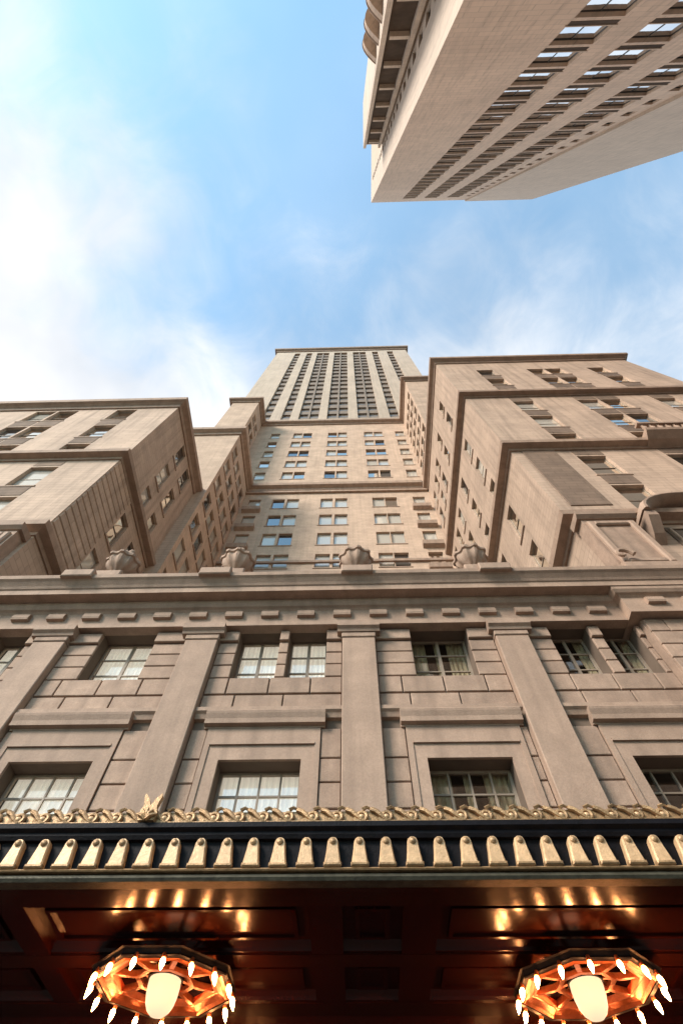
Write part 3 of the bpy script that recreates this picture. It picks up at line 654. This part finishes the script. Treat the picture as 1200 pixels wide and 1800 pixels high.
# ceiling: beams, coffer panels and their mouldings
beam_y = [(CF + .1, 6.40), (7.50, 7.80), (8.80, 9.52)]
for y0, y1 in beam_y: c_(MB().block(CX0, CX1, y0, y1, CZ + .002, CZ + .16, .0), 'cross_beam', 'mahogany')
for y0, y1 in beam_y:
    for yy, s_ in ((y0, -1), (y1, 1)):
        if yy < 6.1 or yy > 9.0: continue
        c_(MB().prof([(yy, CZ + .02), (yy + s_ * .05, CZ + .02), (yy + s_ * .07, CZ + .05), (yy + s_ * .14, CZ + .10), (yy + s_ * .14, CZ + .15), (yy, CZ + .15)], CX0, CX1), 'beam_moulding', 'mahogany_dark')
xb = [(-7.4, -7.1), (-4.05, -3.75), (-.56, -.18), (.52, .92), (4.25, 4.55), (7.3, 7.6)]
ysp = [(6.40, 7.50), (7.80, 8.80)]
for y0, y1 in ysp:
    for x0, x1 in xb:
        b = c_(MB().box(x0, x1, y0 + .001, y1 - .001, CZ + .006, CZ + .16), 'long_beam', 'mahogany_dark')
    for (a0, a1), (b0, b1) in zip(xb, xb[1:]):
        p = c_(MB().box(a1, b0, y0, y1, CZ + .10, CZ + .18), 'ceiling_panel', 'mahogany_dark' if b0 - a1 < 1.5 else 'mahogany')
        f = MB(); q = .15; x0, x1, v0, v1 = a1 + q, b0 - q, y0 + q + .06, y1 - q - .06
        if x1 - x0 > .1:
            for aa in ((x0, x1, v0, v0 + .05), (x0, x1, v1 - .05, v1), (x0, x0 + .05, v0 + .05, v1 - .05), (x1 - .05, x1, v0 + .05, v1 - .05)): f.box(*aa, CZ + .065, CZ + .11)
            c_(f, 'panel_moulding', 'mahogany_dark', parent=p)
for s_x in (CX0, CX1): c_(MB().box(s_x - .1, s_x + .1, CF + .02, 9.28, CZ, CZ + .585), 'end_fascia', 'black_iron')

# ------------------------------------------------------------------ chandeliers
RIM = .86
def octo(r, z, cx=0, cy=0, n=8, a0=math.pi / 8): return [(cx + r * math.cos(a0 + 2 * math.pi * i / n), cy + r * math.sin(a0 + 2 * math.pi * i / n), z) for i in range(n)]
def chandelier(x, y, z, label):
    c = ob('chandelier', None, None, (x, y, z)); tag(c, label, 'chandelier', 'chandeliers under the canopy')
    def p_(mb, name, m, smooth=False, parent=None): return mb.build(name, m, parent or c, smooth=smooth)
    p_(MB().loft([octo(RIM, 0), octo(RIM + .012, .012), octo(RIM, .03), octo(RIM + .006, .075), octo(RIM + .03, .088), octo(RIM, .10), octo(RIM - .05, .10), octo(RIM - .05, 0), octo(RIM, 0)], caps=False), 'outer_rim', 'black_iron')
    p_(MB().loft([octo(RIM - .055, .012), octo(RIM - .09, -.008), octo(RIM - .12, .02), octo(RIM - .2, .05), octo(RIM - .24, .04), octo(RIM - .27, .10), octo(RIM - .055, .095), octo(RIM - .055, .012)], caps=False), 'inner_rim', 'copper')
    for i in range(8):
        a = math.pi / 8 + i * math.pi / 4; d0, d1 = .18, RIM - .2; s_, k = math.sin(a), math.cos(a); q = .028
        mb = MB(); mb.loft([[(d * k - q * s_, d * s_ + q * k, zz_), (d * k + q * s_, d * s_ - q * k, zz_), (d * k + q * s_, d * s_ - q * k, zz_ + .06), (d * k - q * s_, d * s_ + q * k, zz_ + .06)] for d, zz_ in ((d0, .10), (.38, .055), (d1, .045))])
        p_(mb, 'spoke', 'copper')
    p_(MB().loft([octo(.36, .055), octo(.36, .10), octo(.30, .10), octo(.30, .055), octo(.36, .055)], caps=False), 'middle_ring', 'copper')
    p_(MB().lathe([(.20, .17), (.215, .12), (.215, .08), (.19, .08)], n=20), 'bowl_collar', 'black_iron')
    p_(MB().lathe([(.188, .10), (.192, .02), (.185, -.06), (.165, -.14), (.13, -.20), (.08, -.24), (.02, -.255)], n=24), 'glass_bowl', 'bowl_glass', True)
    p_(MB().lathe([(.05, .14), (.04, .20), (.06, .24), (.14, .27), (.16, .318)], n=14), 'stem', 'black_iron', True)
    for i in range(4):
        a = math.pi / 4 + i * math.pi / 2
        p_(MB().tube([(.14 * math.cos(a), .14 * math.sin(a), .26), (.42 * math.cos(a), .42 * math.sin(a), .20), ((RIM - .06) * math.cos(a), (RIM - .06) * math.sin(a), .096)], .016, 6), 'arm', 'black_iron')
    bl = MB().lathe([(.012, -.012), (.028, -.03), (.034, -.06), (.026, -.10), (.013, -.135), (.003, -.155)], n=10).mesh('bulb', 'bulb_glass', True)
    sk = MB().lathe([(.022, .04), (.026, .02), (.024, -.014), (.012, -.016)], n=10).mesh('socket', 'copper', True)
    for i in range(16):
        a = (i + .5) * math.pi / 8; rr_ = (RIM + .012) * math.cos(math.pi / 8) / max(math.cos(((a - 0) % (math.pi / 4)) - math.pi / 8), .9) + .0
        s2 = ob('socket', sk, c, (rr_ * math.cos(a), rr_ * math.sin(a), -.012)); s2.rotation_euler = (0, R(-16), a)
        ob('bulb', bl, s2).scale = (.85, .85, .9)
    return c
chandelier(-2.34, 7.75, 4.38, 'lit octagonal chandelier under the left half of the canopy, below the gilt finial')
chandelier(2.72, 7.85, 4.38, 'lit octagonal chandelier under the right half of the canopy, away from the gilt finial')
